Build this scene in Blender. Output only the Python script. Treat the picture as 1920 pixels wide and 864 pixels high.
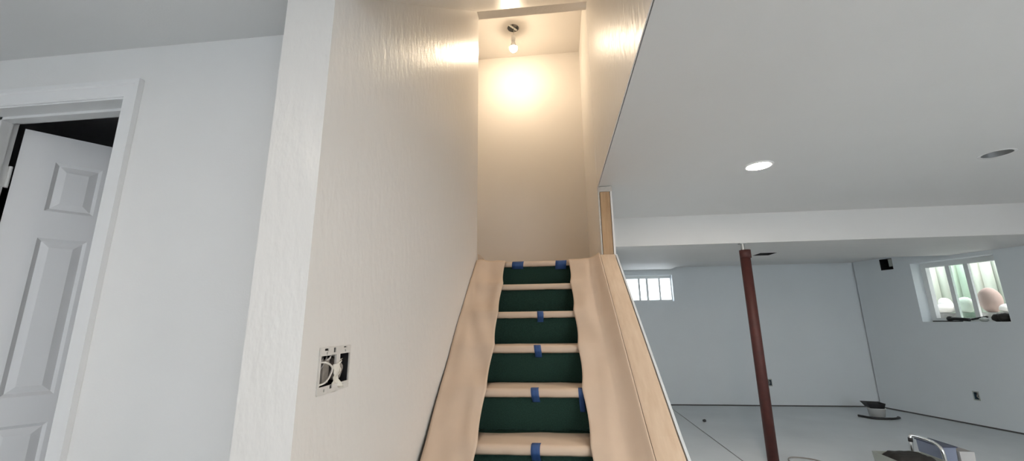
import bpy, bmesh, math, random
from mathutils import Vector, Matrix, noise
random.seed(7)
S = bpy.context.scene
for o in list(bpy.data.objects): bpy.data.objects.remove(o, do_unlink=True)
C = S.collection

# ---------------------------------------------------------------- camera
EYE = 1.26                                   # eye height above the slab
cam_d = bpy.data.cameras.new('camera'); cam = bpy.data.objects.new('camera', cam_d); C.objects.link(cam)
cam_d.sensor_fit = 'HORIZONTAL'; cam_d.sensor_width = 36.0
cam_d.lens = 36.0 * 762.7 / 1920.0
cam_d.clip_start = 0.02
pit, yaw, rol = math.radians(12.64), math.radians(6.18), math.radians(-0.709)
fw = Vector((-math.sin(yaw)*math.cos(pit), math.cos(yaw)*math.cos(pit), math.sin(pit)))
rt = Vector((math.cos(yaw), math.sin(yaw), 0)); up = rt.cross(fw)
r2 = math.cos(rol)*rt + math.sin(rol)*up; u2 = -math.sin(rol)*rt + math.cos(rol)*up
mw = Matrix((r2, u2, -fw)).transposed().to_4x4(); mw.translation = (0, 0, EYE)
cam.matrix_world = mw
S.camera = cam

# ---------------------------------------------------------------- world, exposure
w = bpy.data.worlds.new('sky'); S.world = w; w.use_nodes = True
bg = w.node_tree.nodes['Background']
bg.inputs[0].default_value = (0.87, 0.935, 1.0, 1); bg.inputs[1].default_value = 5.2
sd_ = bpy.data.lights.new('sun', 'SUN'); sd_.energy = 3.0; sd_.angle = math.radians(1.0); sd_.color = (1.0, 0.95, 0.86)
sun = bpy.data.objects.new('sun', sd_); C.objects.link(sun); sun.location = (6, -3, 12)
sun.rotation_euler = Vector((-0.38, 0.36, -0.85)).to_track_quat('-Z', 'Y').to_euler()
vs = S.view_settings
vs.view_transform = 'Standard'; vs.look = 'None'; vs.gamma = 1.0; vs.exposure = 0.05; vs.use_curve_mapping = False
LED_COL = (1.0, 0.89, 0.77)
LAMPS = [(1.435, 2.86, 300.0, 'lit round white ceiling light glowing in the basement ceiling'),      # radiance of each lit lamp
         (1.435, 0.10, 490.0, 'added unseen ceiling light behind the viewer on the right'),  # this lamp and the next two are added out of view, for brightness
         (-1.30, -0.30, 150.0, 'added unseen ceiling light behind the viewer on the left'),
         (3.60, 0.10, 500.0, 'added ceiling light out of view near the right side wall')]
BULB = 430.0
BULB_COL = (1.0, 0.80, 0.57)

# ---------------------------------------------------------------- materials
def mat(name, col, rough=0.5, metal=0.0, spec=0.5, var=0.0, vscale=6.0, bump=0.0, bscale=200.0, stretch=(1,1,1), rvar=0.0, col2=None, rscale=8.0, rstretch=(1,1,1), **kw):
    m = bpy.data.materials.new(name); m.use_nodes = True
    nt = m.node_tree; b = nt.nodes['Principled BSDF']
    b.inputs['Base Color'].default_value = (*col, 1); b.inputs['Roughness'].default_value = rough
    b.inputs['Metallic'].default_value = metal; b.inputs['Specular IOR Level'].default_value = spec
    for k, v in kw.items(): b.inputs[k.replace('_', ' ')].default_value = v
    tc = nt.nodes.new('ShaderNodeTexCoord')
    def nz(scale, st, detail=4):
        mp = nt.nodes.new('ShaderNodeMapping'); mp.inputs['Scale'].default_value = st
        nt.links.new(tc.outputs['Object'], mp.inputs['Vector'])
        n = nt.nodes.new('ShaderNodeTexNoise'); n.inputs['Scale'].default_value = scale; n.inputs['Detail'].default_value = detail
        nt.links.new(mp.outputs[0], n.inputs['Vector']); return n
    if var > 0 or col2:
        n = nz(vscale, stretch); r = nt.nodes.new('ShaderNodeValToRGB')
        c2 = col2 or tuple(c*(1-var) for c in col)
        r.color_ramp.elements[0].color = (*c2, 1); r.color_ramp.elements[1].color = (*col, 1)
        r.color_ramp.elements[0].position = 0.3; r.color_ramp.elements[1].position = 0.7
        nt.links.new(n.outputs[0], r.inputs[0]); nt.links.new(r.outputs[0], b.inputs['Base Color'])
    if rvar > 0:
        n = nz(rscale, rstretch); mr = nt.nodes.new('ShaderNodeMapRange')
        mr.inputs['From Min'].default_value = 0.3; mr.inputs['From Max'].default_value = 0.7
        mr.inputs['To Min'].default_value = rough-rvar; mr.inputs['To Max'].default_value = rough+rvar
        nt.links.new(n.outputs[0], mr.inputs[0]); nt.links.new(mr.outputs[0], b.inputs['Roughness'])
    if bump > 0:
        n = nz(bscale, stretch, 3); bp = nt.nodes.new('ShaderNodeBump')
        bp.inputs['Strength'].default_value = bump; bp.inputs['Distance'].default_value = 0.004
        nt.links.new(n.outputs[0], bp.inputs['Height']); nt.links.new(bp.outputs[0], b.inputs['Normal'])
    return m
def emis(name, col, s):
    m = bpy.data.materials.new(name); m.use_nodes = True; nt = m.node_tree
    nt.nodes.remove(nt.nodes['Principled BSDF'])
    e = nt.nodes.new('ShaderNodeEmission'); e.inputs[0].default_value = (*col, 1); e.inputs[1].default_value = s
    nt.links.new(e.outputs[0], nt.nodes['Material Output'].inputs[0]); return m
def glass(name, tint=(1,1,1), gl=0.06):
    m = bpy.data.materials.new(name); m.use_nodes = True; nt = m.node_tree
    nt.nodes.remove(nt.nodes['Principled BSDF'])
    t = nt.nodes.new('ShaderNodeBsdfTransparent'); t.inputs[0].default_value = (*tint, 1)
    g = nt.nodes.new('ShaderNodeBsdfGlossy'); g.inputs['Roughness'].default_value = 0.03
    mx = nt.nodes.new('ShaderNodeMixShader'); mx.inputs[0].default_value = gl
    nt.links.new(t.outputs[0], mx.inputs[1]); nt.links.new(g.outputs[0], mx.inputs[2])
    nt.links.new(mx.outputs[0], nt.nodes['Material Output'].inputs[0]); return m

PAINT = mat('white_wall_primer', (0.78, 0.775, 0.765), 0.42, bump=0.12, bscale=170, var=0.03, vscale=2.5, rvar=0.08)
PAINT_ST = mat('stairwell_satin_warm_light', (0.78, 0.755, 0.725), 0.36, bump=0.62, bscale=34, stretch=(1, 1, 0.45), rvar=0.04, rscale=22, rstretch=(1, 1, 0.5))  # same primer, warm lamp light worked into its colour
PAINT_END = mat('landing_satin_primer', (0.78, 0.745, 0.70), 0.55, spec=0.2, bump=0.04, bscale=60, var=0.02, vscale=3)
PAINT_FAR = mat('primer_blue_daylight', (0.685, 0.73, 0.755), 0.40, bump=0.10, bscale=150, var=0.03, vscale=2)  # same primer, blue of the daylight mixed into the colour
CEIL = mat('ceiling_primer', (0.72, 0.72, 0.715), 0.50, bump=0.10, bscale=140, var=0.02, vscale=2)
SOFFIT = mat('soffit_primer', (0.74, 0.735, 0.72), 0.62, bump=0.10, bscale=20, stretch=(0.5, 1, 1), var=0.02)
TRIM = mat('white_trim_paint', (0.80, 0.80, 0.80), 0.35, var=0.02)
DOORP = mat('white_door_skin', (0.78, 0.78, 0.79), 0.45, bump=0.05, bscale=90, stretch=(1, 1, 0.1))
CONC = mat('concrete_slab', (0.68, 0.725, 0.755), 0.55, col2=(0.60, 0.645, 0.675), vscale=1.6, bump=0.15, bscale=60)  # bluish daylight is mixed into the slab colour
CONC_D = mat('dark_joint_and_gap_shade', (0.10, 0.10, 0.10), 0.9)  # floor joint, and shade painted into the gap under the walls
GYP = mat('raw_drywall_edge', (0.62, 0.58, 0.52), 0.8, var=0.15, vscale=40)
PINE = mat('pine_lumber', (0.70, 0.545, 0.40), 0.5, col2=(0.62, 0.46, 0.32), vscale=9, stretch=(5, 0.8, 0.8), bump=0.05, bscale=60)
STUDW = mat('varnished_stud', (0.55, 0.36, 0.20), 0.22, col2=(0.44, 0.27, 0.14), vscale=9, stretch=(6, 6, 0.7))
PAPER = mat('kraft_paper', (0.68, 0.525, 0.40), 0.62, col2=(0.63, 0.485, 0.365), vscale=5, bump=0.10, bscale=14)
CARPET = mat('green_carpet', (0.026, 0.060, 0.047), 0.95, spec=0.1, col2=(0.018, 0.042, 0.033), vscale=160, bump=0.5, bscale=420)
TAPE = mat('blue_tape', (0.03, 0.085, 0.25), 0.6, var=0.15, vscale=60)
STEEL_RED = mat('red_oxide_paint', (0.085, 0.020, 0.015), 0.55, col2=(0.060, 0.015, 0.012), vscale=14, bump=0.05, bscale=60)
STEEL = mat('zinc_steel', (0.50, 0.50, 0.48), 0.4, metal=0.9)
CHROME = mat('chrome', (0.78, 0.78, 0.78), 0.14, metal=1.0)
BLACK = mat('black_plastic_and_shade', (0.015, 0.015, 0.017), 0.45)  # black plastic, also the shade painted inside holes and gaps
CLOTH = mat('black_cloth', (0.03, 0.028, 0.026), 0.85, var=0.3, vscale=20)
DARK = mat('unlit_cavity_shade', (0.03, 0.03, 0.03), 0.9)  # near black, standing in for shade in unlit hollows
DUCT = mat('galvanised_duct', (0.35, 0.36, 0.36), 0.45, metal=0.7)
VINYL = mat('white_vinyl', (0.72, 0.74, 0.73), 0.35)
BOXP = mat('pale_box_plastic', (0.70, 0.67, 0.63), 0.5, var=0.08, vscale=50)
WIREW = mat('white_wire', (0.72, 0.68, 0.62), 0.4)
WIREG = mat('grey_wire', (0.30, 0.28, 0.26), 0.5)
TOWEL = mat('crumpled_paper', (0.74, 0.70, 0.62), 0.8)
INSUL = mat('grey_mud', (0.36, 0.32, 0.28), 0.9, var=0.3, vscale=60)
BLUEP = mat('blue_grey_plastic', (0.27, 0.31, 0.42), 0.4)
BLUED = mat('dark_blue_rim', (0.07, 0.08, 0.13), 0.5)
TRANS = mat('frosted_plastic', (0.62, 0.62, 0.62), 0.35, var=0.05)
TUB = mat('pale_tub_plastic', (0.60, 0.61, 0.60), 0.4)
GRAYB = mat('grey_green_plastic', (0.38, 0.41, 0.38), 0.5)
ROCKP = mat('pink_sandstone', (0.42, 0.31, 0.27), 0.85, col2=(0.35, 0.26, 0.23), vscale=5, bump=0.1, bscale=20)
ROCKW = mat('pale_limestone', (0.80, 0.79, 0.76), 0.85, var=0.12, vscale=8, bump=0.2, bscale=25)
WELL = mat('window_well_wall', (0.46, 0.47, 0.40), 0.6, col2=(0.34, 0.40, 0.32), vscale=3, stretch=(3, 3, 0.4))
SOIL = mat('pale_gravel', (0.70, 0.69, 0.66), 0.9, var=0.3, vscale=30, bump=0.5, bscale=60)
GLASS = glass('window_glass', (0.98, 0.98, 0.98))
GLASSG = glass('green_tinted_glass', (0.86, 0.95, 0.90), 0.08)
BULBM = emis('warm_bulb', BULB_COL, BULB)

# ---------------------------------------------------------------- helpers
def obj(name, bm, m, parent=None, smooth=False):
    bmesh.ops.recalc_face_normals(bm, faces=bm.faces)
    me = bpy.data.meshes.new(name); bm.to_mesh(me); bm.free()
    if smooth:
        for p in me.polygons: p.use_smooth = True
    o = bpy.data.objects.new(name, me); C.objects.link(o)
    if m: me.materials.append(m)
    if parent: o.parent = parent; o.matrix_parent_inverse = Matrix()
    return o
def tag(o, label, cat, group=None):
    o['label'] = label; o['category'] = cat
    if group: o['group'] = group
    return o
def struct(o, label=None, cat=None):
    o['kind'] = 'structure'
    if label: o['label'] = label
    if cat: o['category'] = cat
    return o
def empty(name, loc=(0, 0, 0), rz=0.0):
    o = bpy.data.objects.new(name, None); C.objects.link(o); o.location = loc; o.rotation_euler = (0, 0, rz)
    o.empty_display_size = 0.1; return o
def bx(bm, x0, x1, y0, y1, z0, z1, M=None):
    vs_ = [bm.verts.new((x, y, z)) for x in (x0, x1) for y in (y0, y1) for z in (z0, z1)]
    for f in ((0,1,3,2),(4,6,7,5),(0,4,5,1),(2,3,7,6),(0,2,6,4),(1,5,7,3)):
        bm.faces.new([vs_[i] for i in f])
    if M: bmesh.ops.transform(bm, matrix=M, verts=vs_)
    return vs_
def box(name, x0, x1, y0, y1, z0, z1, m, parent=None, bev=0.0):
    bm = bmesh.new(); bx(bm, x0, x1, y0, y1, z0, z1)
    if bev > 0: bmesh.ops.bevel(bm, geom=bm.edges[:], offset=bev, segments=2, affect='EDGES')
    return obj(name, bm, m, parent)
def prism(bm, poly, axis, a, b):
    """extrude a 2D polygon along an axis ('x','y','z') from a to b"""
    def P(p, t):
        return {'x': (t, p[0], p[1]), 'y': (p[0], t, p[1]), 'z': (p[0], p[1], t)}[axis]
    A = [bm.verts.new(P(p, a)) for p in poly]; B = [bm.verts.new(P(p, b)) for p in poly]
    n = len(poly); bm.faces.new(A); bm.faces.new(B[::-1])
    for i in range(n): bm.faces.new((A[i], A[(i+1) % n], B[(i+1) % n], B[i]))
def slab(bm, O, U, V, N, W, H, T, holes=()):
    """slab W x H with rectangular holes (u0,u1,v0,v1); front at O, thickness T along N"""
    O, U, V, N = Vector(O), Vector(U), Vector(V), Vector(N)
    us = sorted({0.0, W, *[min(max(h[i], 0), W) for h in holes for i in (0, 1)]})
    vv = sorted({0.0, H, *[min(max(h[i], 0), H) for h in holes for i in (2, 3)]})
    solid = {}
    for i in range(len(us)-1):
        for j in range(len(vv)-1):
            cu, cv = (us[i]+us[i+1])/2, (vv[j]+vv[j+1])/2
            solid[i, j] = not any(h[0] < cu < h[1] and h[2] < cv < h[3] for h in holes)
    cache = {}
    def vt(i, j, k):
        if (i, j, k) not in cache: cache[i, j, k] = bm.verts.new(O + U*us[i] + V*vv[j] + N*(T*k))
        return cache[i, j, k]
    for (i, j), s in solid.items():
        if not s: continue
        for k in (0, 1): bm.faces.new([vt(i, j, k), vt(i+1, j, k), vt(i+1, j+1, k), vt(i, j+1, k)])
        for di, dj, e in ((-1, 0, ((i, j), (i, j+1))), (1, 0, ((i+1, j), (i+1, j+1))), (0, -1, ((i, j), (i+1, j))), (0, 1, ((i, j+1), (i+1, j+1)))):
            if not solid.get((i+di, j+dj), False):
                bm.faces.new([vt(*e[0], 0), vt(*e[1], 0), vt(*e[1], 1), vt(*e[0], 1)])
def cyl(bm, p0, p1, r0, r1=None, n=20, cap=True):
    p0, p1 = Vector(p0), Vector(p1); r1 = r0 if r1 is None else r1
    d = (p1-p0).normalized(); a = d.orthogonal().normalized(); b = d.cross(a)
    A = [bm.verts.new(p0+(a*math.cos(t)+b*math.sin(t))*r0) for t in [2*math.pi*i/n for i in range(n)]]
    B = [bm.verts.new(p1+(a*math.cos(t)+b*math.sin(t))*r1) for t in [2*math.pi*i/n for i in range(n)]]
    for i in range(n): bm.faces.new((A[i], A[(i+1) % n], B[(i+1) % n], B[i]))
    if cap: bm.faces.new(A[::-1]); bm.faces.new(B)
def smooth_path(pts, sub=6):
    P = [Vector(p) for p in pts]; out = []
    for i in range(len(P)-1):
        p0 = P[max(i-1, 0)]; p1 = P[i]; p2 = P[i+1]; p3 = P[min(i+2, len(P)-1)]
        for k in range(sub):
            t = k/sub
            out.append(0.5*((2*p1)+(p2-p0)*t+(2*p0-5*p1+4*p2-p3)*t*t+(3*p1-p0-3*p2+p3)*t**3))
    out.append(P[-1]); return out
def tube(bm, pts, r, n=10, sub=6):
    P = smooth_path(pts, sub) if sub else [Vector(p) for p in pts]
    ref = None; rings = []
    for i, p in enumerate(P):
        d = (P[min(i+1, len(P)-1)]-P[max(i-1, 0)]).normalized()
        a = d.orthogonal().normalized() if ref is None else (ref-d*ref.dot(d)).normalized()
        ref = a; b = d.cross(a)
        rings.append([bm.verts.new(p+(a*math.cos(t)+b*math.sin(t))*r) for t in [2*math.pi*k/n for k in range(n)]])
    for A, B in zip(rings, rings[1:]):
        for i in range(n): bm.faces.new((A[i], A[(i+1) % n], B[(i+1) % n], B[i]))
    bm.faces.new(rings[0][::-1]); bm.faces.new(rings[-1])
def lathe(bm, c, prof, n=28, cap0=True, cap1=True):
    rings = [[bm.verts.new((c[0]+r*math.cos(t), c[1]+r*math.sin(t), c[2]+z)) for t in [2*math.pi*k/n for k in range(n)]] for r, z in prof]
    for A, B in zip(rings, rings[1:]):
        for i in range(n): bm.faces.new((A[i], A[(i+1) % n], B[(i+1) % n], B[i]))
    if cap0: bm.faces.new(rings[0][::-1])
    if cap1: bm.faces.new(rings[-1])
def blob(bm, c, s, amp=0.15, fr=2.0, sub=3, seed=0.0, rot=None):
    r = bmesh.ops.create_icosphere(bm, subdivisions=sub, radius=1.0)
    for v in r['verts']:
        k = 1+amp*noise.noise(v.co*fr+Vector((seed, seed*1.7, -seed)))
        p = Vector((v.co.x*s[0], v.co.y*s[1], v.co.z*s[2]))*k
        if rot: p = rot @ p
        v.co = p+Vector(c)
def sheet(name, fn, nu, nv, m, parent=None, th=0.0016):
    """thin curved sheet from fn(u,v)->Vector with a real thickness"""
    bm = bmesh.new()
    g = [[bm.verts.new(fn(i/nu, j/nv)) for j in range(nv+1)] for i in range(nu+1)]
    for i in range(nu):
        for j in range(nv): bm.faces.new((g[i][j], g[i+1][j], g[i+1][j+1], g[i][j+1]))
    o = obj(name, bm, m, parent, smooth=True)
    md = o.modifiers.new('thickness', 'SOLIDIFY'); md.thickness = th; md.offset = 0
    return o

ZC = 2.308          # basement ceiling
XL, XLo = -0.633, -0.787     # stair side wall
XR = 0.349          # right stairwell wall
YD = 1.213          # wall with the door
YF = 6.79           # far basement wall
ZS = 2.005          # underside of the soffit

# ---------------------------------------------------------------- floor
fl = struct(box('floor', -4.4, 5.6, -4.2, 7.2, -0.16, -0.006, CONC_D))
def slabpoly(poly):
    bm = bmesh.new(); prism(bm, poly, 'z', -0.006, 0.0); return bm
a0, a1 = (1.70, -4.2), (1.598, 7.0)
g = 0.006
obj('slab', slabpoly([(-4.4, -4.2), (a0[0]-g, a0[1]), (a1[0]-g, a1[1]), (-4.4, 7.0)]), CONC, fl)
obj('slab', slabpoly([(a0[0]+g, a0[1]), (5.6, -4.2), (5.6, 7.0), (a1[0]+g, a1[1])]), CONC, fl)

# ---------------------------------------------------------------- basement ceiling
bm = bmesh.new()
T = 0.10
bx(bm, -4.2, 0.360, -4.0, 1.08, ZC, ZC+T)
bx(bm, -4.2, XLo, 1.08, 3.2, ZC, ZC+T)
LX, LY, LS, LR = 2.93, 2.86, 0.16, 0.075         # unlit can
slab(bm, (0.360, -4.0, ZC), (1, 0, 0), (0, 1, 0), (0, 0, 1), 5.1, 8.25, T, [(LX-LS-0.36, LX+LS-0.36, LY-LS+4, LY+LS+4)])
# square patch with a round hole
n = 32; ring0 = []; ring1 = []; sq0 = []; sq1 = []
for i in range(n):
    t = 2*math.pi*i/n; c, s = math.cos(t), math.sin(t); k = LS/max(abs(c), abs(s))
    for L, r, z in ((ring0, LR, ZC), (ring1, LR, ZC+T), (sq0, k, ZC), (sq1, k, ZC+T)):
        L.append(bm.verts.new((LX+c*r, LY+s*r, z)))
for i in range(n):
    j = (i+1) % n
    bm.faces.new((ring0[i], ring0[j], sq0[j], sq0[i])); bm.faces.new((ring1[i], ring1[j], sq1[j], sq1[i]))
    bm.faces.new((ring0[i], ring0[j], ring1[j], ring1[i]))
struct(obj('ceiling', bm, CEIL))
# sloped ceiling over the stairs
bm = bmesh.new()
prism(bm, [(1.08, ZC), (3.12, 4.01), (3.22, 4.01), (3.22, 4.62), (1.08, 4.62)], 'x', XL, XR)
struct(obj('ceiling_sloped', bm, PAINT_ST))
bm = bmesh.new()
BX, BY, BR = -0.369, 3.767, 0.062
ZU = 4.332
x0, x1, y0, y1 = -1.9, XR, 3.22, 4.25; q = 0.12
slab(bm, (x0, y0, ZU), (1, 0, 0), (0, 1, 0), (0, 0, 1), x1-x0, y1-y0, 0.12, [(BX-q-x0, BX+q-x0, BY-q-y0, BY+q-y0)])
ring0 = []; ring1 = []; sq0 = []; sq1 = []
for i in range(n):
    t = 2*math.pi*i/n; c, s = math.cos(t), math.sin(t); k = q/max(abs(c), abs(s))
    for L, r, z in ((ring0, BR, ZU), (ring1, BR, ZU+0.12), (sq0, k, ZU), (sq1, k, ZU+0.12)):
        L.append(bm.verts.new((BX+c*r, BY+s*r, z)))
for i in range(n):
    j = (i+1) % n
    bm.faces.new((ring0[i], ring0[j], sq0[j], sq0[i])); bm.faces.new((ring1[i], ring1[j], sq1[j], sq1[i]))
    bm.faces.new((ring0[i], ring0[j], ring1[j], ring1[i]))
struct(obj('ceiling_landing', bm, PAINT_END))
# soffit under the main beam, with a square duct cut-out, and its arm to the far wall
sf = bmesh.new()
slab(sf, (0.470, 4.25, ZS), (1, 0, 0), (0, 1, 0), (0, 0, 1), 4.9, 1.36, 0.11, [(2.365-0.47, 2.555-0.47, 0.72, 0.93)])
bx(sf, 0.470, 5.37, 4.25, 4.36, ZS+0.11, ZC+T)
bx(sf, 0.470, 5.37, 5.50, 5.61, ZS+0.11, ZC+T)
struct(obj('soffit', sf, SOFFIT))
struct(box('soffit_arm', 0.47, 1.83, 5.61, YF, 2.052, ZC+T, SOFFIT))
struct(box('ceiling_far', 1.83, 5.37, 5.61, YF, 2.088, ZC+T, CEIL))
box_d = bmesh.new(); slab(box_d, (2.33, 4.94, ZS+0.11), (1, 0, 0), (0, 1, 0), (0, 0, 1), 0.26, 0.27, 0.16, [])
so = bpy.data.objects['soffit']
obj('hole_shade_lid', box_d, DARK, so)  # dark slab standing in for the depth of shade in the hole
dl = bmesh.new(); slab(dl, (2.3655, 4.9705, ZS+0.001), (1, 0, 0), (0, 1, 0), (0, 0, 1), 0.189, 0.209, 0.108, [(0.003, 0.186, 0.003, 0.206)])
obj('hole_shade_liner', dl, BLACK, so)  # black sides so the hole's shade is in the colour

# ---------------------------------------------------------------- walls
# stair side wall, with the cut-out for the switch box
hy0, hy1, hz0, hz1 = 1.062, 1.220, 1.083, 1.192
bm = bmesh.new()
slab(bm, (XL, 0.98, 0.0), (0, 1, 0), (0, 0, 1), (-1, 0, 0), 2.22, 4.62, XL-XLo, [(hy0-0.98, hy1-0.98, hz0, hz1)])
struct(obj('wall_stair_left', bm, PAINT_ST))
# wall with the door
dx0, dx1, dzt = -2.212, -1.587, 2.091
bm = bmesh.new()
slab(bm, (-4.2, YD, 0), (1, 0, 0), (0, 0, 1), (0, 1, 0), XLo+4.2, ZC, 0.115, [(dx0-0.02+4.2, dx1+0.02+4.2, -1, dzt+0.02)])
struct(obj('wall_door', bm, PAINT))
# closet behind it, its lack of light painted on the walls
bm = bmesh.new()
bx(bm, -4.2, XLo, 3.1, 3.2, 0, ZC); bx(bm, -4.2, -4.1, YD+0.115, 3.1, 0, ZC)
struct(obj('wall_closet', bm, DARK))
# right upper stairwell wall and the full wall past the landing
bm = bmesh.new()
bx(bm, XR, 0.470, 1.08, 3.165, ZC+T+0.002, 4.62)
bx(bm, XR, 0.3535, 1.08, 3.165, ZC-0.006, ZC+T+0.002)
wr = struct(obj('wall_stair_right', bm, PAINT_ST))
bm = bmesh.new(); bx(bm, XR, 0.361, 3.175, 4.25, 0, 4.62)
bx(bm, 0.361, 0.470, 3.30, 4.25, 0, 4.62)
bx(bm, 0.446, 0.460, 3.16, 3.30, 1.72, ZC)
wl = struct(obj('wall_landing_right', bm, PAINT_ST))
box('stud', 0.3675, 0.4435, 3.168, 3.296, 1.715, ZC-0.045, STUDW, wl)
box('drywall_edge', XR+0.001, 0.362, 3.158, 3.1745, 1.72, ZC-0.01, GYP, wl)
box('header_block', 0.362, 0.462, 3.155, 3.296, ZC-0.044, ZC-0.004, GYP, wl)
box('bracket', 0.349, 0.375, 3.14, 3.157, 1.722, 1.742, BLACK, wl)
struct(box('wall_end', -1.9, XR, 4.25, 4.36, 0.0, 4.62, PAINT_END))
bm = bmesh.new(); bx(bm, -2.0, -1.9, 3.2, 4.36, 0.0, 4.62); bx(bm, -1.9, XLo, 3.1, 3.2, ZC+T, 4.62)
struct(obj('wall_landing_left', bm, PAINT_ST))
struct(box('landing', -1.9, XR, 3.205, 4.25, 1.52, 1.716, PINE))  # unseen top kept pale to bounce the bulb's light upward
# far basement wall with its window
W1 = (1.10, 1.842, 1.548, 1.966)
bm = bmesh.new()
slab(bm, (-0.5, YF, 0.018), (1, 0, 0), (0, 0, 1), (0, 1, 0), 5.1, ZC+T-0.018, 0.013, [(W1[0]+0.5, W1[1]+0.5, W1[2]-0.018, W1[3]-0.018), (3.075+0.5, 3.125+0.5, 0.285-0.018, 0.375-0.018)])
wf = struct(obj('wall_far', bm, PAINT_FAR))
bm = bmesh.new()
slab(bm, (-0.5, YF+0.013, 0.0), (1, 0, 0), (0, 0, 1), (0, 1, 0), 5.3, ZC+T, 0.19, [(W1[0]+0.5, W1[1]+0.5, W1[2], W1[3]), (3.06+0.5, 3.14+0.5, 0.27, 0.39)])
struct(obj('wall_far_foundation', bm, PAINT_FAR))
# right wall (runs slightly askew) with its deep window
A = Vector((4.54, 6.765, 0)); U = Vector((0.2896, -0.9571, 0)).normalized(); Nn = Vector((0.9571, 0.2896, 0)).normalized()
W2 = (0.757, 1.612, 1.194, 1.958); VH = (0.382, 0.548, 1.915, 2.072); OT = (1.105, 1.165, 0.29, 0.395)
bm = bmesh.new()
slab(bm, A+Vector((0, 0, 0.018)), U, (0, 0, 1), Nn, 2.4, ZC-0.018, 0.013, [(h[0], h[1], h[2]-0.018, h[3]-0.018) for h in (W2, VH, OT)])
struct(obj('wall_right', bm, PAINT_FAR))
bm = bmesh.new()
slab(bm, A+Nn*0.013, U, (0, 0, 1), Nn, 2.4, ZC, 0.24, [W2, VH, (OT[0]-0.01, OT[1]+0.01, OT[2]-0.01, OT[3]+0.01)])
struct(obj('wall_right_foundation', bm, PAINT_FAR))
struct(box('wall_far_left', 0.47, 0.60, 4.36, YF, 0, ZC+T, PAINT_FAR))
box('gap_shade_strip', 0.60, 4.55, YF+0.006, YF+0.0125, 0.0, 0.0175, CONC_D, wf)  # dark strip standing in for shade in the gap below the drywall
# rest of the room, behind the photographer
struct(box('wall_side', 5.236, 5.35, -4.0, 4.47, 0, ZC+T, PAINT))
YB = -2.4
GZ = ((-2.7, 1.3, 2), (1.2, 3.2, 4))              # invented, unseen glazed doors admitting daylight from behind: x, width, leaves
bm = bmesh.new()
slab(bm, (-4.2, YB, 0), (1, 0, 0), (0, 0, 1), (0, -1, 0), 9.5, ZC+T, 0.15, [(xa+4.2, xa+wd+4.2, 0.05, 2.10) for xa, wd, nl in GZ])
struct(obj('wall_back', bm, PAINT))
struct(box('wall_west', -4.35, -4.2, YB, 3.2, 0, ZC+T, PAINT))
for k, (xa, wd, nl) in enumerate(GZ):
    bm = bmesh.new(); lw_ = wd/nl
    slab(bm, (xa, YB-0.05, 0.05), (1, 0, 0), (0, 0, 1), (0, -1, 0), wd, 2.05, 0.06, [(i*lw_+0.05, (i+1)*lw_-0.05, 0.08, 1.99) for i in range(nl)])
    f = struct(obj('window_%d' % (k+3), bm, VINYL))  # unseen doors added as daylight openings
    for i in range(nl): box('pane', xa+i*lw_+0.045, xa+(i+1)*lw_-0.045, YB-0.085, YB-0.08, 0.125, 2.045, GLASS, f)

# ---------------------------------------------------------------- door
d1 = struct(empty('door_1', (0, 0, 0)))
d1['label'] = 'white six panel door standing ajar in its cased opening'; 
yf1 = YD+0.116
bm = bmesh.new()
bx(bm, dx0-0.02, dx0, YD-0.004, yf1, 0, dzt); bx(bm, dx1, dx1+0.02, YD-0.004, yf1, 0, dzt); bx(bm, dx0-0.02, dx1+0.02, YD-0.004, yf1, dzt, dzt+0.02)
obj('jamb', bm, TRIM, d1)
bm = bmesh.new()
bx(bm, dx0, dx0+0.011, YD+0.055, YD+0.092, 0, dzt); bx(bm, dx1-0.011, dx1, YD+0.055, YD+0.092, 0, dzt); bx(bm, dx0, dx1, YD+0.055, YD+0.092, dzt-0.011, dzt)
obj('door_stop', bm, TRIM, d1)
def casing(name, poly2):                       # moulded casing: flat face, thicker outer back band
    bm = bmesh.new(); [prism(bm, p, *ax) for p, ax in poly2]; return obj(name, bm, TRIM, d1)
prof = [(0.006, 0), (0.006, 0.009), (0.012, 0.013), (0.050, 0.014), (0.055, 0.019), (0.071, 0.019), (0.071, 0)]
def cas_side(x, sgn):
    bm = bmesh.new(); prism(bm, [(x+sgn*u, YD-v) for u, v in prof], 'z', 0, dzt+0.071)
    # mitre: cut the head corner
    for v in bm.verts:
        if v.co.z > 1: v.co.z = dzt+abs(v.co.x-x)
    return obj('casing', bm, TRIM, d1)
cas_side(dx1, 1); cas_side(dx0, -1)
bm = bmesh.new(); prism(bm, [(YD-v, dzt+u) for u, v in prof], 'x', dx0-0.071, dx1+0.071)
for v in bm.verts:
    d = v.co.z-dzt
    v.co.x = dx1+d if v.co.x > -1.9 else dx0-d
obj('casing', bm, TRIM, d1)
# leaf: hinged on the far left, opened 52 degrees into the closet
ang = math.radians(52.6)
Dm = Matrix.Translation((dx0+0.012, YD+0.130, 0)) @ Matrix.Rotation(ang, 4, 'Z')
lw, lz0, lz1 = 0.595, 0.030, 2.077
rows = [(0.120, 0.336), (0.452, 1.080), (1.185, 1.800)]; cols = [(0.105, 0.250), (0.345, 0.490)]
def frustum(bm, u0, u1, v0, v1, y0, i, y1, M):   # ring from rect at depth y0 to inset rect at depth y1
    A_ = [bm.verts.new(M @ Vector(p)) for p in ((u0, y0, v0), (u1, y0, v0), (u1, y0, v1), (u0, y0, v1))]
    B_ = [bm.verts.new(M @ Vector(p)) for p in ((u0+i, y1, v0+i), (u1-i, y1, v0+i), (u1-i, y1, v1-i), (u0+i, y1, v1-i))]
    for k in range(4): bm.faces.new((A_[k], A_[(k+1) % 4], B_[(k+1) % 4], B_[k]))
    return B_
bm = bmesh.new()
holes = [(c[0], c[1], lz1-r[1]-lz0, lz1-r[0]-lz0) for r in rows for c in cols]
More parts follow.
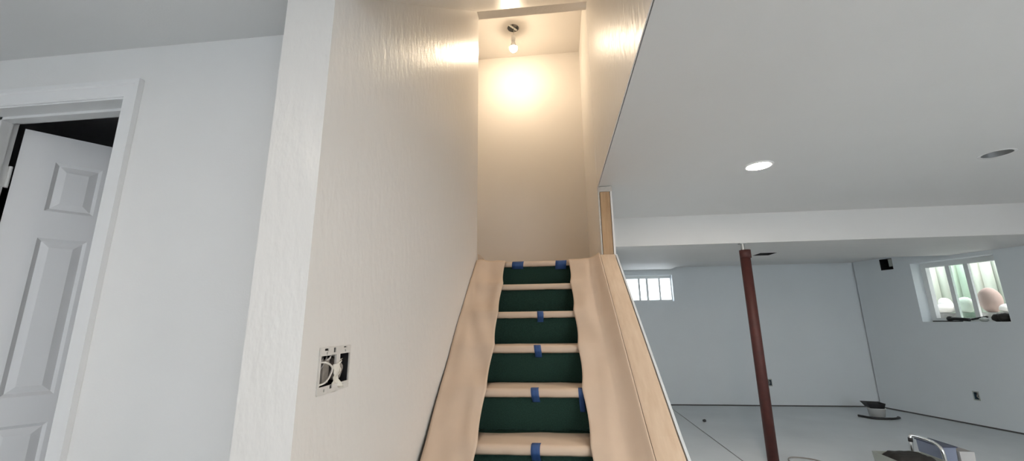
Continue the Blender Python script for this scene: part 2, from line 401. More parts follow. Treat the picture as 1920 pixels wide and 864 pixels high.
slab(bm, (0, 0, lz0), (1, 0, 0), (0, 0, 1), (0, 1, 0), lw, lz1-lz0, 0.035, holes)
bmesh.ops.transform(bm, matrix=Dm, verts=bm.verts)
leaf = obj('door_leaf', bm, DOORP, d1)
for r in rows:
    for c in cols:
        u0, u1, v0, v1 = c[0], c[1], lz1-r[1], lz1-r[0]
        bm = bmesh.new()
        frustum(bm, u0, u1, v0, v1, 0.0, 0.012, 0.010, Dm)
        frustum(bm, u0+0.012, u1-0.012, v0+0.012, v1-0.012, 0.010, 0.026, 0.0015, Dm)
        i = 0.038
        f = [bm.verts.new(Dm @ Vector(p)) for p in ((u0+i, 0.0015, v0+i), (u1-i, 0.0015, v0+i), (u1-i, 0.0015, v1-i), (u0+i, 0.0015, v1-i))]
        bm.faces.new(f)
        bk = [bm.verts.new(Dm @ Vector(p)) for p in ((u0, 0.03, v0), (u1, 0.03, v0), (u1, 0.03, v1), (u0, 0.03, v1))]
        bm.faces.new(bk)
        obj('panel', bm, DOORP, leaf)
for zz in (1.86, 1.05, 0.28):
    bm = bmesh.new(); cyl(bm, (dx0+0.005, YD+0.122, zz-0.045), (dx0+0.005, YD+0.122, zz+0.045), 0.006, n=12)
    bx(bm, dx0+0.0005, dx0+0.003, YD+0.093, YD+0.125, zz-0.044, zz+0.044)
    obj('hinge', bm, TRIM, d1)
for o in d1.children:
    o['kind'] = 'structure' if False else o.get('kind', '') or ''
    if 'kind' in o: del o['kind']

# ---------------------------------------------------------------- staircase
RUN, RISE, Y0, Z0 = 0.2422, 0.2, 1.9595, 0.721       # nosing 0
steps = [(Y0+k*RUN, Z0+k*RISE) for k in range(0, 6)]
steps = [(Y0-RUN*k, Z0-0.18*k) for k in (3, 2, 1)] + steps
SXL, SXR = XL+0.022, 0.318
st = tag(empty('staircase', (0, steps[0][0], 0)), 'straight flight of stairs with dark green carpeted risers and treads', 'staircase')
off = Vector((0, -steps[0][0], 0))
def sobj(name, bm, m, smooth=False):
    o = obj(name, bm, m, st, smooth); o.location = off; return o
OV = 0.030
for i, (y, z) in enumerate(steps):
    yb = steps[i+1][0]+OV if i+1 < len(steps) else 3.204
    zb = steps[i-1][1] if i else 0.0
    bm = bmesh.new()                                   # tread with a rounded nosing
    prof = [(y+0.012, z)]
    prof += [(y+0.020-0.020*math.cos(a), z-0.020+0.020*math.sin(a)) for a in [math.radians(t) for t in (60, 30, 0, -30, -60, -90)]]
    prof = [(yb, z)] + prof + [(yb, z-0.040)]
    prism(bm, prof, 'x', SXL, SXR); sobj('tread', bm, CARPET)
    bm = bmesh.new(); bx(bm, SXL, SXR, y+OV, y+OV+0.018, zb+0.001, z-0.041); sobj('riser', bm, CARPET)
def nz_(y): return Z0+(y-Y0)*RISE/RUN if y >= Y0 else Z0+(y-Y0)*0.18/RUN
NV = Vector((0, -RISE, RUN)).normalized()
# skirt board on the half wall side and a black board for the gap's shade on the wall side
for xa, xb, hh in ((0.319, 0.334, -0.02), (XL+0.003, SXL-0.001, -0.03)):
    bm = bmesh.new()
    ya, ym, yb = steps[0][0], Y0, 3.15
    prism(bm, [(ya, max(nz_(ya)-0.3, 0.01)), (ym, nz_(ym)-0.33), (yb, nz_(yb)-0.33), (yb, nz_(yb)+hh), (ym, nz_(ym)+hh), (ya, nz_(ya)+hh)], 'x', xa, xb)
    sobj('skirt_and_gap_board', bm, TRIM if xa > 0 else BLACK)  # wall side is black in place of the shade beside the paper

# half wall carrying the open side of the stairs
def hx(y, e): return e + (3.165-y)*(0.028 if e < 0.4 else 0.036)
hw = struct(empty('wall_half', (0, 0, 0)))
ya, ym, yb = 1.20, Y0, 3.152
def slopeprism(name, e0, e1, lo, hi, m, dz=0.0):
    bm = bmesh.new()
    ys = [ya, ym, (ym+yb)/2, yb]
    rows_ = []
    for y in ys:
        c0, c1 = hx(y, e0), hx(y, e1)
        zt = nz_(y)+hi; zb_ = lo if lo == 0.0 else nz_(y)+lo
        rows_.append([bm.verts.new((c0, y, zb_)), bm.verts.new((c1, y, zb_)), bm.verts.new((c1, y, zt)), bm.verts.new((c0, y, zt))])
    for P, Q in zip(rows_, rows_[1:]):
        for k in range(4): bm.faces.new((P[k], P[(k+1) % 4], Q[(k+1) % 4], Q[k]))
    bm.faces.new(rows_[0][::-1]); bm.faces.new(rows_[-1])
    return obj(name, bm, m, hw)
slopeprism('framing', 0.341, 0.452, 0.0, 0.008, GYP)
slopeprism('cap_board', 0.339, 0.4475, 0.009, 0.050, PINE)
slopeprism('drywall_panel', 0.4545, 0.4665, 0.0, 0.049, PAINT_FAR)

# kraft paper runners down both sides
def wav(y, a, b): return noise.noise(Vector((y*a, b, 0.3)))
def sagk(y):
    k = ((y-Y0)/RUN) % 1.0
    return math.sin(math.pi*k)
LE = [-.378, -.379, -.373, -.385, -.384, -.397]; RE = [.119, .106, .105, .098, .093, .092]
def lerpk(T_, y):
    k = min(max((y-Y0)/RUN, 0), 4.999); i = int(k); return T_[i]+(T_[i+1]-T_[i])*(k-i)
def left_fn(u, v):
    y = 1.25+(3.172-1.25)*u; edge = lerpk(LE, y)-0.013*sagk(y)
    gap = max(0.0, (2.45-y))*0.024+0.004
    x = (XL+gap)+(edge-XL-gap)*v
    s = sagk(y)
    d = 0.012-0.024*s*v**1.5+0.012*(1-v)**2+0.016*wav(y*2+v, 1.7, v*3.0)*(1-v)*1.2
    d += 0.026*noise.noise(Vector((x*11+y*2, y*4.5, 2.0)))*min(1, 4*(1-v))*min(1, 3*v)-0.010*s*math.sin(math.pi*v)
    d = max(d, 0.004 if s < 0.3 else -0.02)
    return Vector((x, y, nz_(y)))+NV*d
pl = sheet('paper_runner', left_fn, 96, 18, PAPER)
tag(pl, 'long kraft paper strip down the stair edge beside the white wall', 'paper')
def right_fn(u, v):
    y = 1.25+(3.172-1.25)*u; edge = lerpk(RE, y)+0.012*sagk(y)
    f = min(1, max(0, (3.172-y)/1.3)); s = sagk(y)
    xc = 0.245+0.03*f; xt = hx(y, 0.339)-0.007
    if v < 0.62:
        t = v/0.62; x = edge+(xc-edge)*t
        d = 0.010-0.020*s*(1-t)**1.5
    elif v < 0.93:
        t = (v-0.62)/0.31; x = xc+(xt-0.006-xc)*t; d = 0.010+0.050*t**1.6
    else:
        t = (v-0.93)/0.07; x = xt-0.006+0.006*t; d = 0.060-0.001*t
        x = min(x, hx(y, 0.339)-0.003)
    d += 0.013*noise.noise(Vector((x*9, y*4, 7.0)))*min(1, 3*v)*(1 if v < 0.8 else 0.3)
    d = max(d, 0.004 if s < 0.3 else -0.02)
    return Vector((min(x, hx(y, 0.339)-0.002), y, nz_(y)))+NV*d
pr = sheet('paper_runner', right_fn, 96, 24, PAPER)
tag(pr, 'long kraft paper strip down the stair edge beside the pine capped half wall', 'paper')
# one paper cover with blue tape on every tread
names = {3: 'lowest', 4: 'second lowest', 5: 'third lowest', 6: 'third highest', 7: 'second highest', 8: 'topmost'}
def tread_paper(i):
    y, z = steps[i]; depth = 0.195 if i < 8 else 0.03
    r = 0.0225
    def fn(u, v):
        x = -0.415+0.55*v
        Lf = depth; La = r*math.radians(150); tot = Lf+La; sd = u*tot
        wv = 0.030*wav(x*3+i*5.1, 2.2, i)*(1 if i < 8 else 0.4)
        if sd < Lf:
            yy = y+0.020+(Lf-sd)+(wv*(1-u*tot/Lf)); zz = z+0.0025+0.003*abs(wav(x*4+i, 2.0, sd*9))*(1-sd/Lf)
        else:
            a = (sd-Lf)/r+0.012*wav(x*6, 3, i*2)*20*((sd-Lf)/La)
            yy = y+0.020-r*math.sin(a); zz = z-0.020+r*math.cos(a)
        return Vector((x, yy, zz))
    o = sheet('tread_paper', fn, 22, 16, PAPER, th=0.0012)
    tag(o, f'kraft paper wrapped over the {names[i]} visible stair nosing', 'paper', 'tread papers')
    return o
def tape(parent, i, x, w_, drop):
    y, z = steps[i]; r = 0.0245
    def fn(u, v):
        xx = x+w_*v+0.004*math.sin(u*3+i); La = r*math.radians(128); tot = 0.02+La+drop; s = u*tot
        if s < 0.02: return Vector((xx, y+0.020+0.02-s, z+0.0045))
        if s < 0.02+La:
            a = (s-0.02)/r; return Vector((xx, y+0.020-r*math.sin(a), z-0.020+r*math.cos(a)))
        a = math.radians(128); p = Vector((xx, y+0.020-r*math.sin(a), z-0.020+r*math.cos(a)))
        t = (s-0.02-La)/drop; q_ = Vector((xx, y+OV-0.003, p.z-drop))
        return p.lerp(q_, t)
    sheet('tape_strip', fn, 18, 3, TAPE, parent, th=0.0008)
for i in range(3, 9):
    o = tread_paper(i)
    if i in (3, 4, 5, 6): tape(o, i, -0.149+{3: 0.012, 4: 0.0, 5: 0.004, 6: 0.012}[i], 0.040, 0.030)
    if i == 4: tape(o, i, 0.092, 0.026, 0.075)
    if i == 8:
        tape(o, i, -0.345, 0.09, 0.020); tape(o, i, -0.005, 0.085, 0.030)
# offcut of wood by the top of the side wall
bm = bmesh.new()
prism(bm, [(-0.632, 1.722), (-0.555, 1.722), (-0.56, 1.735), (-0.615, 1.795), (-0.632, 1.80)], 'y', 3.225, 3.262)
tag(obj('wood_offcut', bm, PINE), 'small pointed wood offcut standing on the landing at the top of the stairs', 'wood scrap')

# ---------------------------------------------------------------- windows
w1 = struct(empty('window_1', (0, 0, 0)))
bm = bmesh.new()
slab(bm, (W1[0], YF+0.085, W1[2]), (1, 0, 0), (0, 0, 1), (0, 1, 0), W1[1]-W1[0], W1[3]-W1[2], 0.075, [(0.035, W1[1]-W1[0]-0.012, 0.030, W1[3]-W1[2]-0.045)])
obj('window_frame', bm, VINYL, w1)
fx0, fx1 = W1[0]+0.035, W1[1]-0.012
for xm, wd, dy in ((1.338, 0.030, 0.0), (1.468, 0.034, 0.018), (1.660, 0.026, 0.0)):
    box('mullion', xm-wd/2, xm+wd/2, YF+0.098+dy, YF+0.128+dy, W1[2]+0.029, W1[3]-0.044, VINYL, w1)
for xa, xb in ((fx0-0.005, 1.326), (1.350, 1.455), (1.482, 1.650), (1.670, fx1+0.004)):
    box('pane', xa, xb, YF+0.130, YF+0.135, W1[2]+0.027, W1[3]-0.042, GLASS, w1)
# deep window on the right wall: local frame u along wall, n outwards
Rm = Matrix((U, Nn, Vector((0, 0, 1)))).transposed().to_4x4(); Rm.translation = A
def rbox(name, u0, u1, n0, n1, z0, z1, m, parent=None):
    bm = bmesh.new(); bx(bm, u0, u1, n0, n1, z0, z1, Rm); return obj(name, bm, m, parent)
bm = bmesh.new(); bx(bm, 0.01, 2.35, 0.006, 0.0125, 0.0, 0.0175, Rm); obj('gap_shade_strip', bm, CONC_D, bpy.data.objects['wall_right'])  # shade of the gap under the right wall, as a dark strip
w2 = struct(empty('window_2', (0, 0, 0)))
D2 = 0.165
bm = bmesh.new()
slab(bm, Rm @ Vector((W2[0], D2, W2[2])), U, (0, 0, 1), Nn, W2[1]-W2[0], W2[3]-W2[2], 0.07, [(0.055, W2[1]-W2[0]-0.045, 0.045, W2[3]-W2[2]-0.06)])
obj('window_frame', bm, VINYL, w2)
L2 = W2[1]-W2[0]
for um, wd, dn in ((W2[0]+0.325*L2, 0.045, 0.01), (W2[0]+0.555*L2, 0.045, 0.0)):
    rbox('mullion', um-wd/2, um+wd/2, D2+0.012+dn, D2+0.048+dn, W2[2]+0.044, W2[3]-0.059, VINYL, w2)
for ua, ub, mm in ((W2[0]+0.05, W2[0]+0.30*L2, GLASS), (W2[0]+0.35*L2, W2[0]+0.53*L2, GLASSG), (W2[0]+0.58*L2, W2[1]-0.04, GLASS)):
    rbox('pane', ua, ub, D2+0.0605, D2+0.065, W2[2]+0.042, W2[3]-0.057, mm, w2)
# window wells outside
wa = bmesh.new()
bx(wa, -0.9, 2.9, 0.255, 2.6, 0.9, 1.30, Rm)
struct(obj('ground_outside', wa, SOIL))
ww = bmesh.new(); pts = []
for k in range(41):
    t = math.pi*k/40; rr_ = 1.0+0.012*math.sin(k*math.pi/1.0*1.0+k*2.2)
    pts.append((0.95-1.5*math.cos(t)*rr_, 0.30+1.7*math.sin(t)*rr_))
for p, q_ in zip(pts, pts[1:]):
    vs_ = [ww.verts.new(Rm @ Vector((c[0], c[1], zz))) for c in (p, q_) for zz in (1.25, 2.32)]
    ww.faces.new((vs_[0], vs_[2], vs_[3], vs_[1]))
wwo = struct(obj('window_well', ww, WELL, smooth=True))
md = wwo.modifiers.new('thickness', 'SOLIDIFY'); md.thickness = 0.03
def rock(name, u, n_, z, s, m, label, seed, amp=0.18, grp='stones in the window well'):
    bm = bmesh.new(); blob(bm, Rm @ Vector((u, n_, z)), s, amp, 1.3, 3, seed)
    tag(obj(name, bm, m, smooth=True), label, 'stone', grp)
rock('boulder', 1.125, 0.62, 1.455, (0.105, 0.115, 0.16), ROCKP, 'rounded pinkish boulder outside the deep right window', 1.0, 0.05)
rock('stone', 0.835, 0.66, 1.405, (0.085, 0.10, 0.11), ROCKW, 'pale stone just left of the pinkish boulder outside the window', 2.0)
rock('stone', 0.66, 0.55, 1.36, (0.13, 0.10, 0.065), ROCKW, 'flat white stone at the left end outside the deep window', 3.0)
rock('stone', 0.52, 0.82, 1.41, (0.075, 0.08, 0.11), ROCKW, 'small white stone behind the flat white stone outside the window', 4.0)
rock('stone', 0.66, 0.90, 1.40, (0.065, 0.07, 0.11), ROCKW, 'upright white stone farthest out beyond the deep window', 5.0)
rock('stone', 1.36, 0.44, 1.345, (0.07, 0.06, 0.05), ROCKW, 'low white stone at the foot of the pinkish boulder', 6.0)

# things lying on the deep sill
zs = W2[2]+0.0
bm = bmesh.new(); tube(bm, [Rm @ Vector(p) for p in ((1.02, 0.07, zs+0.034), (1.08, 0.06, zs+0.036), (1.15, 0.055, zs+0.030), (1.22, 0.05, zs+0.022))], 0.020, 12)
blob(bm, Rm @ Vector((1.015, 0.07, zs+0.036)), (0.034, 0.034, 0.034), 0.05, 2, 2, 1)
tag(obj('paint_roller', bm, BLACK, smooth=True), 'black knob ended roller handle at the left of the window sill', 'tool')
bm = bmesh.new()
for uu, nn, ss, sd in ((1.47, 0.08, (0.06, 0.05, 0.045), 1), (1.53, 0.07, (0.06, 0.05, 0.05), 2), (1.57, 0.09, (0.032, 0.05, 0.045), 3), (1.45, 0.11, (0.04, 0.03, 0.03), 5)):
    blob(bm, Rm @ Vector((uu, nn, zs+ss[2]*0.93)), ss, 0.22, 2.2, 3, sd)
tag(obj('glove', bm, CLOTH, smooth=True), 'crumpled black work glove at the right end of the window sill', 'glove')
bm = bmesh.new(); bx(bm, -0.075, 0.075, -0.02, 0.02, 0.0, 0.022)
bmesh.ops.bevel(bm, geom=bm.edges[:], offset=0.006, segments=2, affect='EDGES')
bmesh.ops.transform(bm, matrix=Rm @ Matrix.Translation((1.29, 0.10, zs+0.030)) @ Matrix.Rotation(0.25, 4, 'Z') @ Matrix.Rotation(-0.22, 4, 'Y'), verts=bm.verts)
tag(obj('putty_knife', bm, BLACK), 'black flat tool lying across the middle of the window sill', 'tool')
bm = bmesh.new(); blob(bm, Rm @ Vector((1.355, 0.050, zs+0.024)), (0.042, 0.035, 0.026), 0.25, 2, 3, 9)
tag(obj('rag', bm, GRAYB, smooth=True), 'crumpled grey green rag in the middle of the window sill', 'rag')
bm = bmesh.new(); tube(bm, [Rm @ Vector(p) for p in ((0.86, 0.022, zs+0.007), (0.98, 0.020, zs+0.007), (1.08, 0.018, zs+0.007), (1.17, 0.022, zs+0.007))], 0.0065, 8)
tag(obj('rod', bm, BLACK, smooth=True), 'thin dark rod lying along the front of the window sill', 'rod')

# ---------------------------------------------------------------- ceiling lamps
def lamp(x, y, power, label):
    t = tag(empty('ceiling_light', (x, y, ZC)), label, 'ceiling light', 'recessed ceiling lights')
    bm = bmesh.new(); lathe(bm, (0, 0, 0), [(0.074, -0.0005), (0.074, -0.008), (0.088, -0.006), (0.094, -0.001), (0.094, -0.0005)], 40, False, False)
    obj('trim_ring', bm, TRIM, t, True)
    bm = bmesh.new(); lathe(bm, (0, 0, 0), [(0.0735, -0.0015), (0.0735, -0.0055)], 40); obj('diffuser', bm, emis('led_diffuser', LED_COL, power), t)
for L in LAMPS: lamp(*L)
can = tag(empty('ceiling_can', (LX, LY, ZC)), 'unlit round recess for a light in the basement ceiling', 'ceiling light', 'recessed ceiling lights')
bm = bmesh.new(); lathe(bm, (0, 0, 0), [(LR-0.001, 0.0), (LR-0.003, 0.095), (0.03, 0.10)], 32, False, True)
obj('housing', bm, DUCT, can, True)
bm = bmesh.new(); lathe(bm, (0, 0, 0), [(LR-0.002, -0.002), (LR+0.012, -0.004), (LR+0.015, -0.0005)], 32, False, False); obj('trim_ring', bm, TRIM, can, True)
# hanging bulb on the landing
bl = tag(empty('hanging_bulb', (BX, BY, ZU)), 'glowing bare bulb hanging in its socket below the stairwell ceiling', 'light bulb')
bm = bmesh.new(); tube(bm, [(0.0, 0, 0.05), (0.006, 0.004, 0.0), (0.008, 0.0, -0.05), (0.0, 0.0, -0.105)], 0.0035, 8); obj('cord', bm, WIREW, bl, True)
bm = bmesh.new(); lathe(bm, (0, 0, 0), [(0.012, -0.098), (0.021, -0.104), (0.024, -0.125), (0.024, -0.155), (0.019, -0.16)], 24); obj('socket', bm, TRIM, bl, True)
bm = bmesh.new(); lathe(bm, (0, 0, 0), [(0.014, -0.1605), (0.018, -0.175), (0.031, -0.205), (0.041, -0.228), (0.0425, -0.238)], 28, True, False); obj('bulb_base', bm, TRIM, bl, True)
bm = bmesh.new(); lathe(bm, (0, 0, 0), [(0.042, -0.2385), (0.0415, -0.248), (0.037, -0.264), (0.024, -0.279), (0.006, -0.285)], 28); obj('globe', bm, BULBM, bl, True)
jb = tag(empty('ceiling_box', (BX, BY, ZU)), 'open round electrical box with crossbar in the stairwell ceiling', 'electrical box')
bm = bmesh.new(); lathe(bm, (0, 0, 0), [(BR-0.001, 0.001), (BR-0.001, 0.06), (0.02, 0.061)], 28, False, True); obj('box_shell', bm, DUCT, jb, True)
bm = bmesh.new(); bx(bm, -0.056, 0.056, -0.011, 0.011, 0.004, 0.0065, Matrix.Rotation(0.9, 4, 'Z')); obj('crossbar', bm, STEEL, jb)
bm = bmesh.new(); blob(bm, (0.018, -0.012, 0.03), (0.03, 0.026, 0.016), 0.2, 3, 2, 4); obj('wire_bundle', bm, WIREG, jb, True)

# ---------------------------------------------------------------- steel jack post
ps = tag(empty('support_post', (1.888, 4.28, 0)), 'dark red steel jack post standing under the white soffit', 'post')
bm = bmesh.new(); cyl(bm, (0, 0, 0.001), (0, 0, 1.855), 0.047, n=32); obj('tube', bm, STEEL_RED, ps, True)
bm = bmesh.new(); cyl(bm, (0.006, 0, 1.856), (0.006, 0, 1.935), 0.052, n=32); obj('collar', bm, STEEL_RED, ps, True)
bm = bmesh.new(); cyl(bm, (-0.008, 0, 1.936), (-0.008, 0, 1.998), 0.017, n=16)
for k in range(6): cyl(bm, (-0.008, 0, 1.940+k*0.009), (-0.008, 0, 1.944+k*0.009), 0.0195, n=16)
obj('screw', bm, STEEL, ps)
bm = bmesh.new(); bx(bm, -0.04, 0.024, -0.028, 0.028, 1.9985, 2.0045); obj('top_plate', bm, STEEL, ps)
for o in ps.children:
    if o.name.startswith(('tube', 'collar')):
        for p in o.data.polygons:
            if abs(p.normal.z) > 0.9: p.use_smooth = False

# ---------------------------------------------------------------- wall boxes
sb = tag(empty('switch_box', (XL, 1.141, 1.1375)), 'open white switch box with loose wires in the stair wall', 'electrical box')
# local: +y along the wall, z up, -x into the wall
hw_, hh_ = (hy1-hy0)/2, (hz1-hz0)/2
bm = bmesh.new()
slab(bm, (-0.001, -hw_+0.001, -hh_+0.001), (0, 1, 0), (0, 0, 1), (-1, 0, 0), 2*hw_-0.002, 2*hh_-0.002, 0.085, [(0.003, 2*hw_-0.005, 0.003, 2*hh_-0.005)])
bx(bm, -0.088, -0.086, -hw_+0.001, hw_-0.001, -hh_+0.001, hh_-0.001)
obj('box_shell', bm, BLACK, sb)  # pale box drawn black inside, its inner shade put into the colour
def flange(z0, z1, holes):
    bm = bmesh.new()
    slab(bm, (0.0012, -hw_-0.002, z0), (0, 1, 0), (0, 0, 1), (1, 0, 0), 2*hw_+0.004, z1-z0, 0.003, holes); fo = obj('flange', bm, BOXP, sb)
    box('slot_shade', 0.0004, 0.0011, -hw_+0.004, hw_-0.004, z0+0.002, z1-0.002, BLACK, fo)  # black plate giving the slots their shade
flange(hh_-0.016, hh_+0.006, [(0.020, 0.040, 0.013, 0.019), (0.030, 0.036, 0.003, 0.010), (0.066, 0.078, 0.006, 0.019), (0.120, 0.138, 0.016, 0.0195), (0.127, 0.134, 0.005, 0.011)])
flange(-hh_-0.006, -hh_+0.014, [(0.028, 0.034, 0.006, 0.013), (0.058, 0.070, 0.010, 0.019), (0.124, 0.131, 0.008, 0.015)])
box('side_lip', 0.0005, 0.005, -hw_-0.003, -hw_+0.003, -hh_+0.014, hh_-0.016, BOXP, sb)
box('side_lip', 0.0005, 0.004, hw_-0.002, hw_+0.003, -hh_+0.014, hh_-0.016, BOXP, sb)
box('device_strap', -0.002, 0.004, 0.002, 0.022, -0.001, hh_-0.008, BOXP, sb)
box('divider', -0.07, -0.012, -0.036, -0.006, -hh_+0.018, hh_-0.03, INSUL, sb)
for pts_, r_, m_ in (([(-0.03, -0.075, 0.018), (0.004, -0.060, 0.022), (0.010, -0.030, 0.008), (0.006, -0.026, -0.012), (0.006, -0.050, -0.030), (-0.002, -0.076, -0.036)], 0.0026, WIREW),
                     ([(-0.05, -0.065, -0.03), (-0.015, -0.050, 0.0), (-0.01, -0.030, 0.025), (-0.02, -0.008, 0.040)], 0.0022, WIREG),
                     ([(-0.06, -0.070, -0.02), (-0.02, -0.058, 0.010), (-0.01, -0.045, 0.028), (-0.03, -0.025, 0.040)], 0.0022, WIREG),
                     ([(-0.05, -0.02, 0.015), (-0.01, -0.018, 0.026), (-0.01, -0.005, 0.036)], 0.0024, WIREW),
                     ([(-0.06, 0.026, 0.038), (-0.008, 0.030, 0.030), (-0.006, 0.033, 0.012)], 0.0026, WIREW)):
    bm = bmesh.new(); tube(bm, pts_, r_, 8); obj('wire', bm, m_, sb, True)
def crump(u, v):
    y_ = -0.014+0.062*v; z_ = 0.018-0.066*u
    pin = 1-0.45*math.sin(u*math.pi*1.1)*(v > 0.5)*(v-0.5)*2
    return Vector((0.004+0.010*noise.noise(Vector((u*4, v*4, 1.0)))+0.006*math.sin(v*5+u*3), -0.014+(0.062*v)*pin*(0.75 if u > 0.5 else 1.0), z_+0.012*(v-0.5)*math.cos(u*3)))
sheet('paper_wad', crump, 14, 12, TOWEL, sb, th=0.002)
bm = bmesh.new(); blob(bm, (-0.035, 0.055, -0.005), (0.03, 0.018, 0.032), 0.2, 2, 3, 3); obj('mud_lump', bm, INSUL, sb, True)
# small wall outlets
def outlet(label, M):
    t = tag(empty('outlet_box', M.translation), label, 'outlet'); t.rotation_euler = M.to_euler()
    bm = bmesh.new(); slab(bm, (-0.024, 0.001, -0.044), (1, 0, 0), (0, 0, 1), (0, 1, 0), 0.048, 0.088, 0.05, [(0.004, 0.044, 0.004, 0.084)])
    bx(bm, -0.024, 0.024, 0.051, 0.053, -0.044, 0.044); obj('box_shell', bm, mat('blue_box', (0.07, 0.13, 0.18), 0.5), t)
    bm = bmesh.new(); slab(bm, (-0.030, -0.004, -0.052), (1, 0, 0), (0, 0, 1), (0, 1, 0), 0.060, 0.104, 0.0035, [(0.008, 0.052, 0.012, 0.092)]); obj('flange', bm, GRAYB, t)
    bm = bmesh.new(); tube(bm, [(-0.012, 0.04, 0.03), (0.004, 0.012, 0.01), (0.0, 0.01, -0.01), (0.010, 0.03, -0.03)], 0.004, 8); obj('wire', bm, WIREW, t, True)
outlet('open outlet box low on the far wall beside the red post', Matrix.Translation((3.10, YF, 0.330)))
M_ = Rm.copy(); M_.translation = Rm @ Vector((1.135, 0, 0.3425))
outlet('open outlet box low on the right wall under the deep window', M_)
# duct opening high on the right wall
vt = tag(empty('vent_opening', Rm @ Vector(((VH[0]+VH[1])/2, 0, (VH[2]+VH[3])/2))), 'square black vent opening high on the wall left of the deep window', 'vent')
vt.rotation_euler = Rm.to_euler()
vw, vh = (VH[1]-VH[0])/2-0.001, (VH[3]-VH[2])/2-0.001
bm = bmesh.new(); slab(bm, (-vw, 0.001, -vh), (1, 0, 0), (0, 0, 1), (0, 1, 0), 2*vw, 2*vh, 0.24, [(0.003, 2*vw-0.003, 0.003, 2*vh-0.003)]); obj('hole_shade_liner', bm, BLACK, vt)  # shade inside the opening painted as black sides
bm = bmesh.new(); bx(bm, -vw+0.003, vw-0.003, 0.236, 0.24, -vh+0.003, vh-0.003); obj('hole_shade_back', bm, BLACK, vt)  # black end plate, shade of the duct's depth
bm = bmesh.new(); bx(bm, 0.025, vw-0.004, 0.012, 0.020, -0.035, vh-0.006); obj('damper_flap', bm, GRAYB, vt)

# ---------------------------------------------------------------- things on the slab
# tub with a dark tray near the far corner
tb = tag(empty('plastic_tub', (4.07, 6.16, 0)), 'pale plastic tub on the floor near the far corner', 'tub')
bm = bmesh.new(); lathe(bm, (0, 0, 0.012), [(0.082, 0), (0.094, 0.088), (0.100, 0.092), (0.100, 0.100), (0.088, 0.100), (0.078, 0.02)], 28, True, True); obj('tub_body', bm, TUB, tb, True)
bm = bmesh.new()
tr = bmesh.new()
A_ = [(-0.07, -0.06, 0), (0.085, -0.06, 0), (0.085, 0.06, 0), (-0.07, 0.06, 0)]; B_ = [(-0.115, -0.08, 0.066), (0.095, -0.08, 0.062), (0.095, 0.08, 0.062), (-0.115, 0.08, 0.066)]
lo = [tr.verts.new(p) for p in A_]; hi = [tr.verts.new(p) for p in B_]; li = [tr.verts.new((p[0]*0.9, p[1]*0.9, 0.006)) for p in A_]; hi2 = [tr.verts.new((p[0]*0.94, p[1]*0.94, p[2])) for p in B_]
tr.faces.new(lo[::-1]); tr.faces.new(li)
for k in range(4):
    j = (k+1) % 4
    tr.faces.new((lo[k], lo[j], hi[j], hi[k])); tr.faces.new((hi[k], hi[j], hi2[j], hi2[k])); tr.faces.new((hi2[k], hi2[j], li[j], li[k]))
to = obj('paint_tray', tr, BLACK); to.location = (4.05, 6.16, 0.1135); to.rotation_euler = (0, 0, -0.15)
tag(to, 'black paint tray resting on top of the pale tub', 'tray'); bm.free()
bm = bmesh.new(); tube(bm, [(3.84, 6.16, 0.016), (3.92, 6.03, 0.014), (4.02, 5.985, 0.018), (4.12, 5.97, 0.020), (4.22, 6.01, 0.022), (4.25, 6.07, 0.018)], 0.013, 10)
tag(obj('arc', bm, BLACK, smooth=True), 'short dark hose curled on the floor around the pale tub', 'arc')  # thin dark tube curving along the foot of the tub
bm = bmesh.new(); blob(bm, (1.785, 5.76, 0.016), (0.022, 0.02, 0.017), 0.3, 2, 2, 5)
tag(obj('debris_chip', bm, BLACK, smooth=True), 'tiny dark scrap lying alone on the concrete near the floor joint', 'debris')
bm = bmesh.new(); tube(bm, [(2.02, 4.16, 0.006), (2.03, 4.30, 0.006), (2.09, 4.385, 0.006), (2.18, 4.385, 0.006), (2.27, 4.33, 0.006), (2.33, 4.20, 0.006)], 0.0055, 8)
tag(obj('loose_wire', bm, WIREG, smooth=True), 'loop of thin grey wire lying on the concrete beside the red post', 'wire')

# tray with a black bag and a chrome handle, two bins beside it
cd = tag(empty('tool_tray', (2.835, 3.98, 0)), 'grey open tray with a chrome loop handle on the concrete floor', 'tool tray')
def openbox(x0, x1, y0, y1, z0, z1, th, flare=0.0):
    bm = bmesh.new()
    def ring(i, z, fl): return [bm.verts.new((x, y, z)) for x, y in ((x0+i-fl, y0+i-fl), (x1-i+fl, y0+i-fl), (x1-i+fl, y1-i+fl), (x0+i-fl, y1-i+fl))]
    a, b, c, d = ring(0, z0, 0), ring(0, z1, flare), ring(th, z1, flare), ring(th, z0+th, 0)
    bm.faces.new(a[::-1]); bm.faces.new(d)
    for P, Q in ((a, b), (b, c), (c, d)):
        for k in range(4): bm.faces.new((P[k], P[(k+1) % 4], Q[(k+1) % 4], Q[k]))
    return bm
obj('tray_body', openbox(-0.205, 0.15, -0.13, 0.12, 0.002, 0.150, 0.008, 0.012), GRAYB, cd)
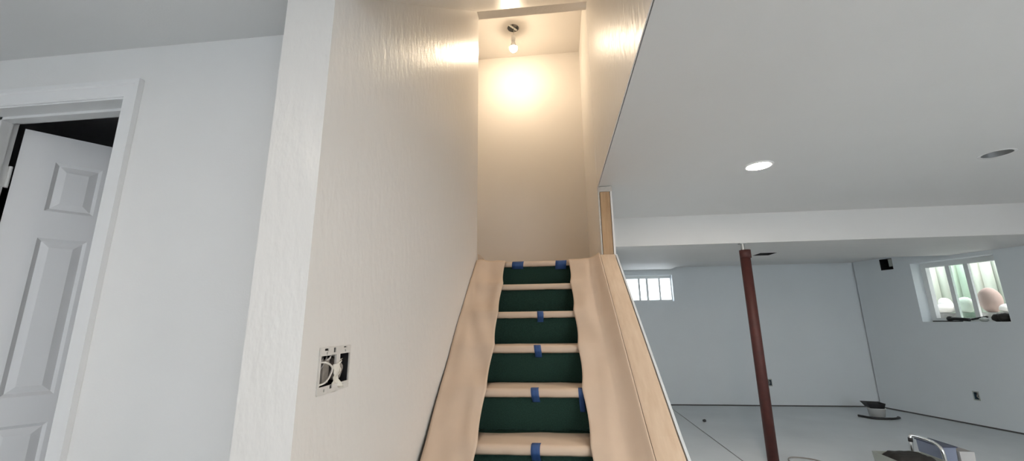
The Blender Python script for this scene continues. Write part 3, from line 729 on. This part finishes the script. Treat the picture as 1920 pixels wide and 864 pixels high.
bm = bmesh.new(); tube(bm, [(0.105, 0.148, 0.03), (0.108, 0.148, 0.14), (0.116, 0.148, 0.25), (0.135, 0.145, 0.272), (0.215, 0.10, 0.248), (0.250, 0.06, 0.220), (0.258, 0.035, 0.175), (0.262, 0.03, 0.02)], 0.0130, 14)
obj('handle', bm, CHROME, cd, True)
bm = bmesh.new(); cyl(bm, (0.1135, 0.148, 0.222), (0.1165, 0.148, 0.254), 0.016, n=14); obj('grip', bm, BLACK, cd, True)
def bag(u, v):
    x = -0.155+0.325*u; y = -0.115+0.22*v
    e = min(u, 1-u, v, 1-v)
    z = 0.115+0.055*min(1, e*7)+0.010*noise.noise(Vector((u*5, v*5, 3)))-0.03*max(0, u-0.7)
    return Vector((2.80+x, 3.98+y, z))
bm = bmesh.new()
gtop = [[bm.verts.new(bag(i/18, j/12)) for j in range(13)] for i in range(19)]
gbot = [[bm.verts.new(Vector((gtop[i][j].co.x*0.98+2.79*0.02, gtop[i][j].co.y*0.98+3.975*0.02, 0.012))) for j in range(13)] for i in range(19)]
for i in range(18):
    for j in range(12):
        bm.faces.new((gtop[i][j], gtop[i+1][j], gtop[i+1][j+1], gtop[i][j+1])); bm.faces.new((gbot[i][j+1], gbot[i+1][j+1], gbot[i+1][j], gbot[i][j]))
for i in range(18):
    for j in (0, 12): bm.faces.new((gtop[i][j], gtop[i+1][j], gbot[i+1][j], gbot[i][j]))
for j in range(12):
    for i in (0, 18): bm.faces.new((gtop[i][j], gtop[i][j+1], gbot[i][j+1], gbot[i][j]))
tag(obj('cloth_bundle', bm, CLOTH, smooth=True), 'black folded cloth bundle lying in the grey tray', 'cloth')
b1 = tag(empty('plastic_bin', (3.185, 4.20, 0)), 'blue grey plastic bin beside the chrome handle', 'bin')
obj('bin_body', openbox(-0.042, 0.052, -0.12, 0.12, 0.002, 0.195, 0.006, 0.006), BLUEP, b1)
obj('rim', openbox(-0.056, 0.066, -0.134, 0.134, 0.1955, 0.204, 0.006, 0.0), BLUED, b1)
b2 = tag(obj('storage_box', openbox(3.27, 3.37, 4.08, 4.28, 0.002, 0.165, 0.005, 0.006), TRANS), 'frosted pale storage box right of the blue grey bin', 'box')
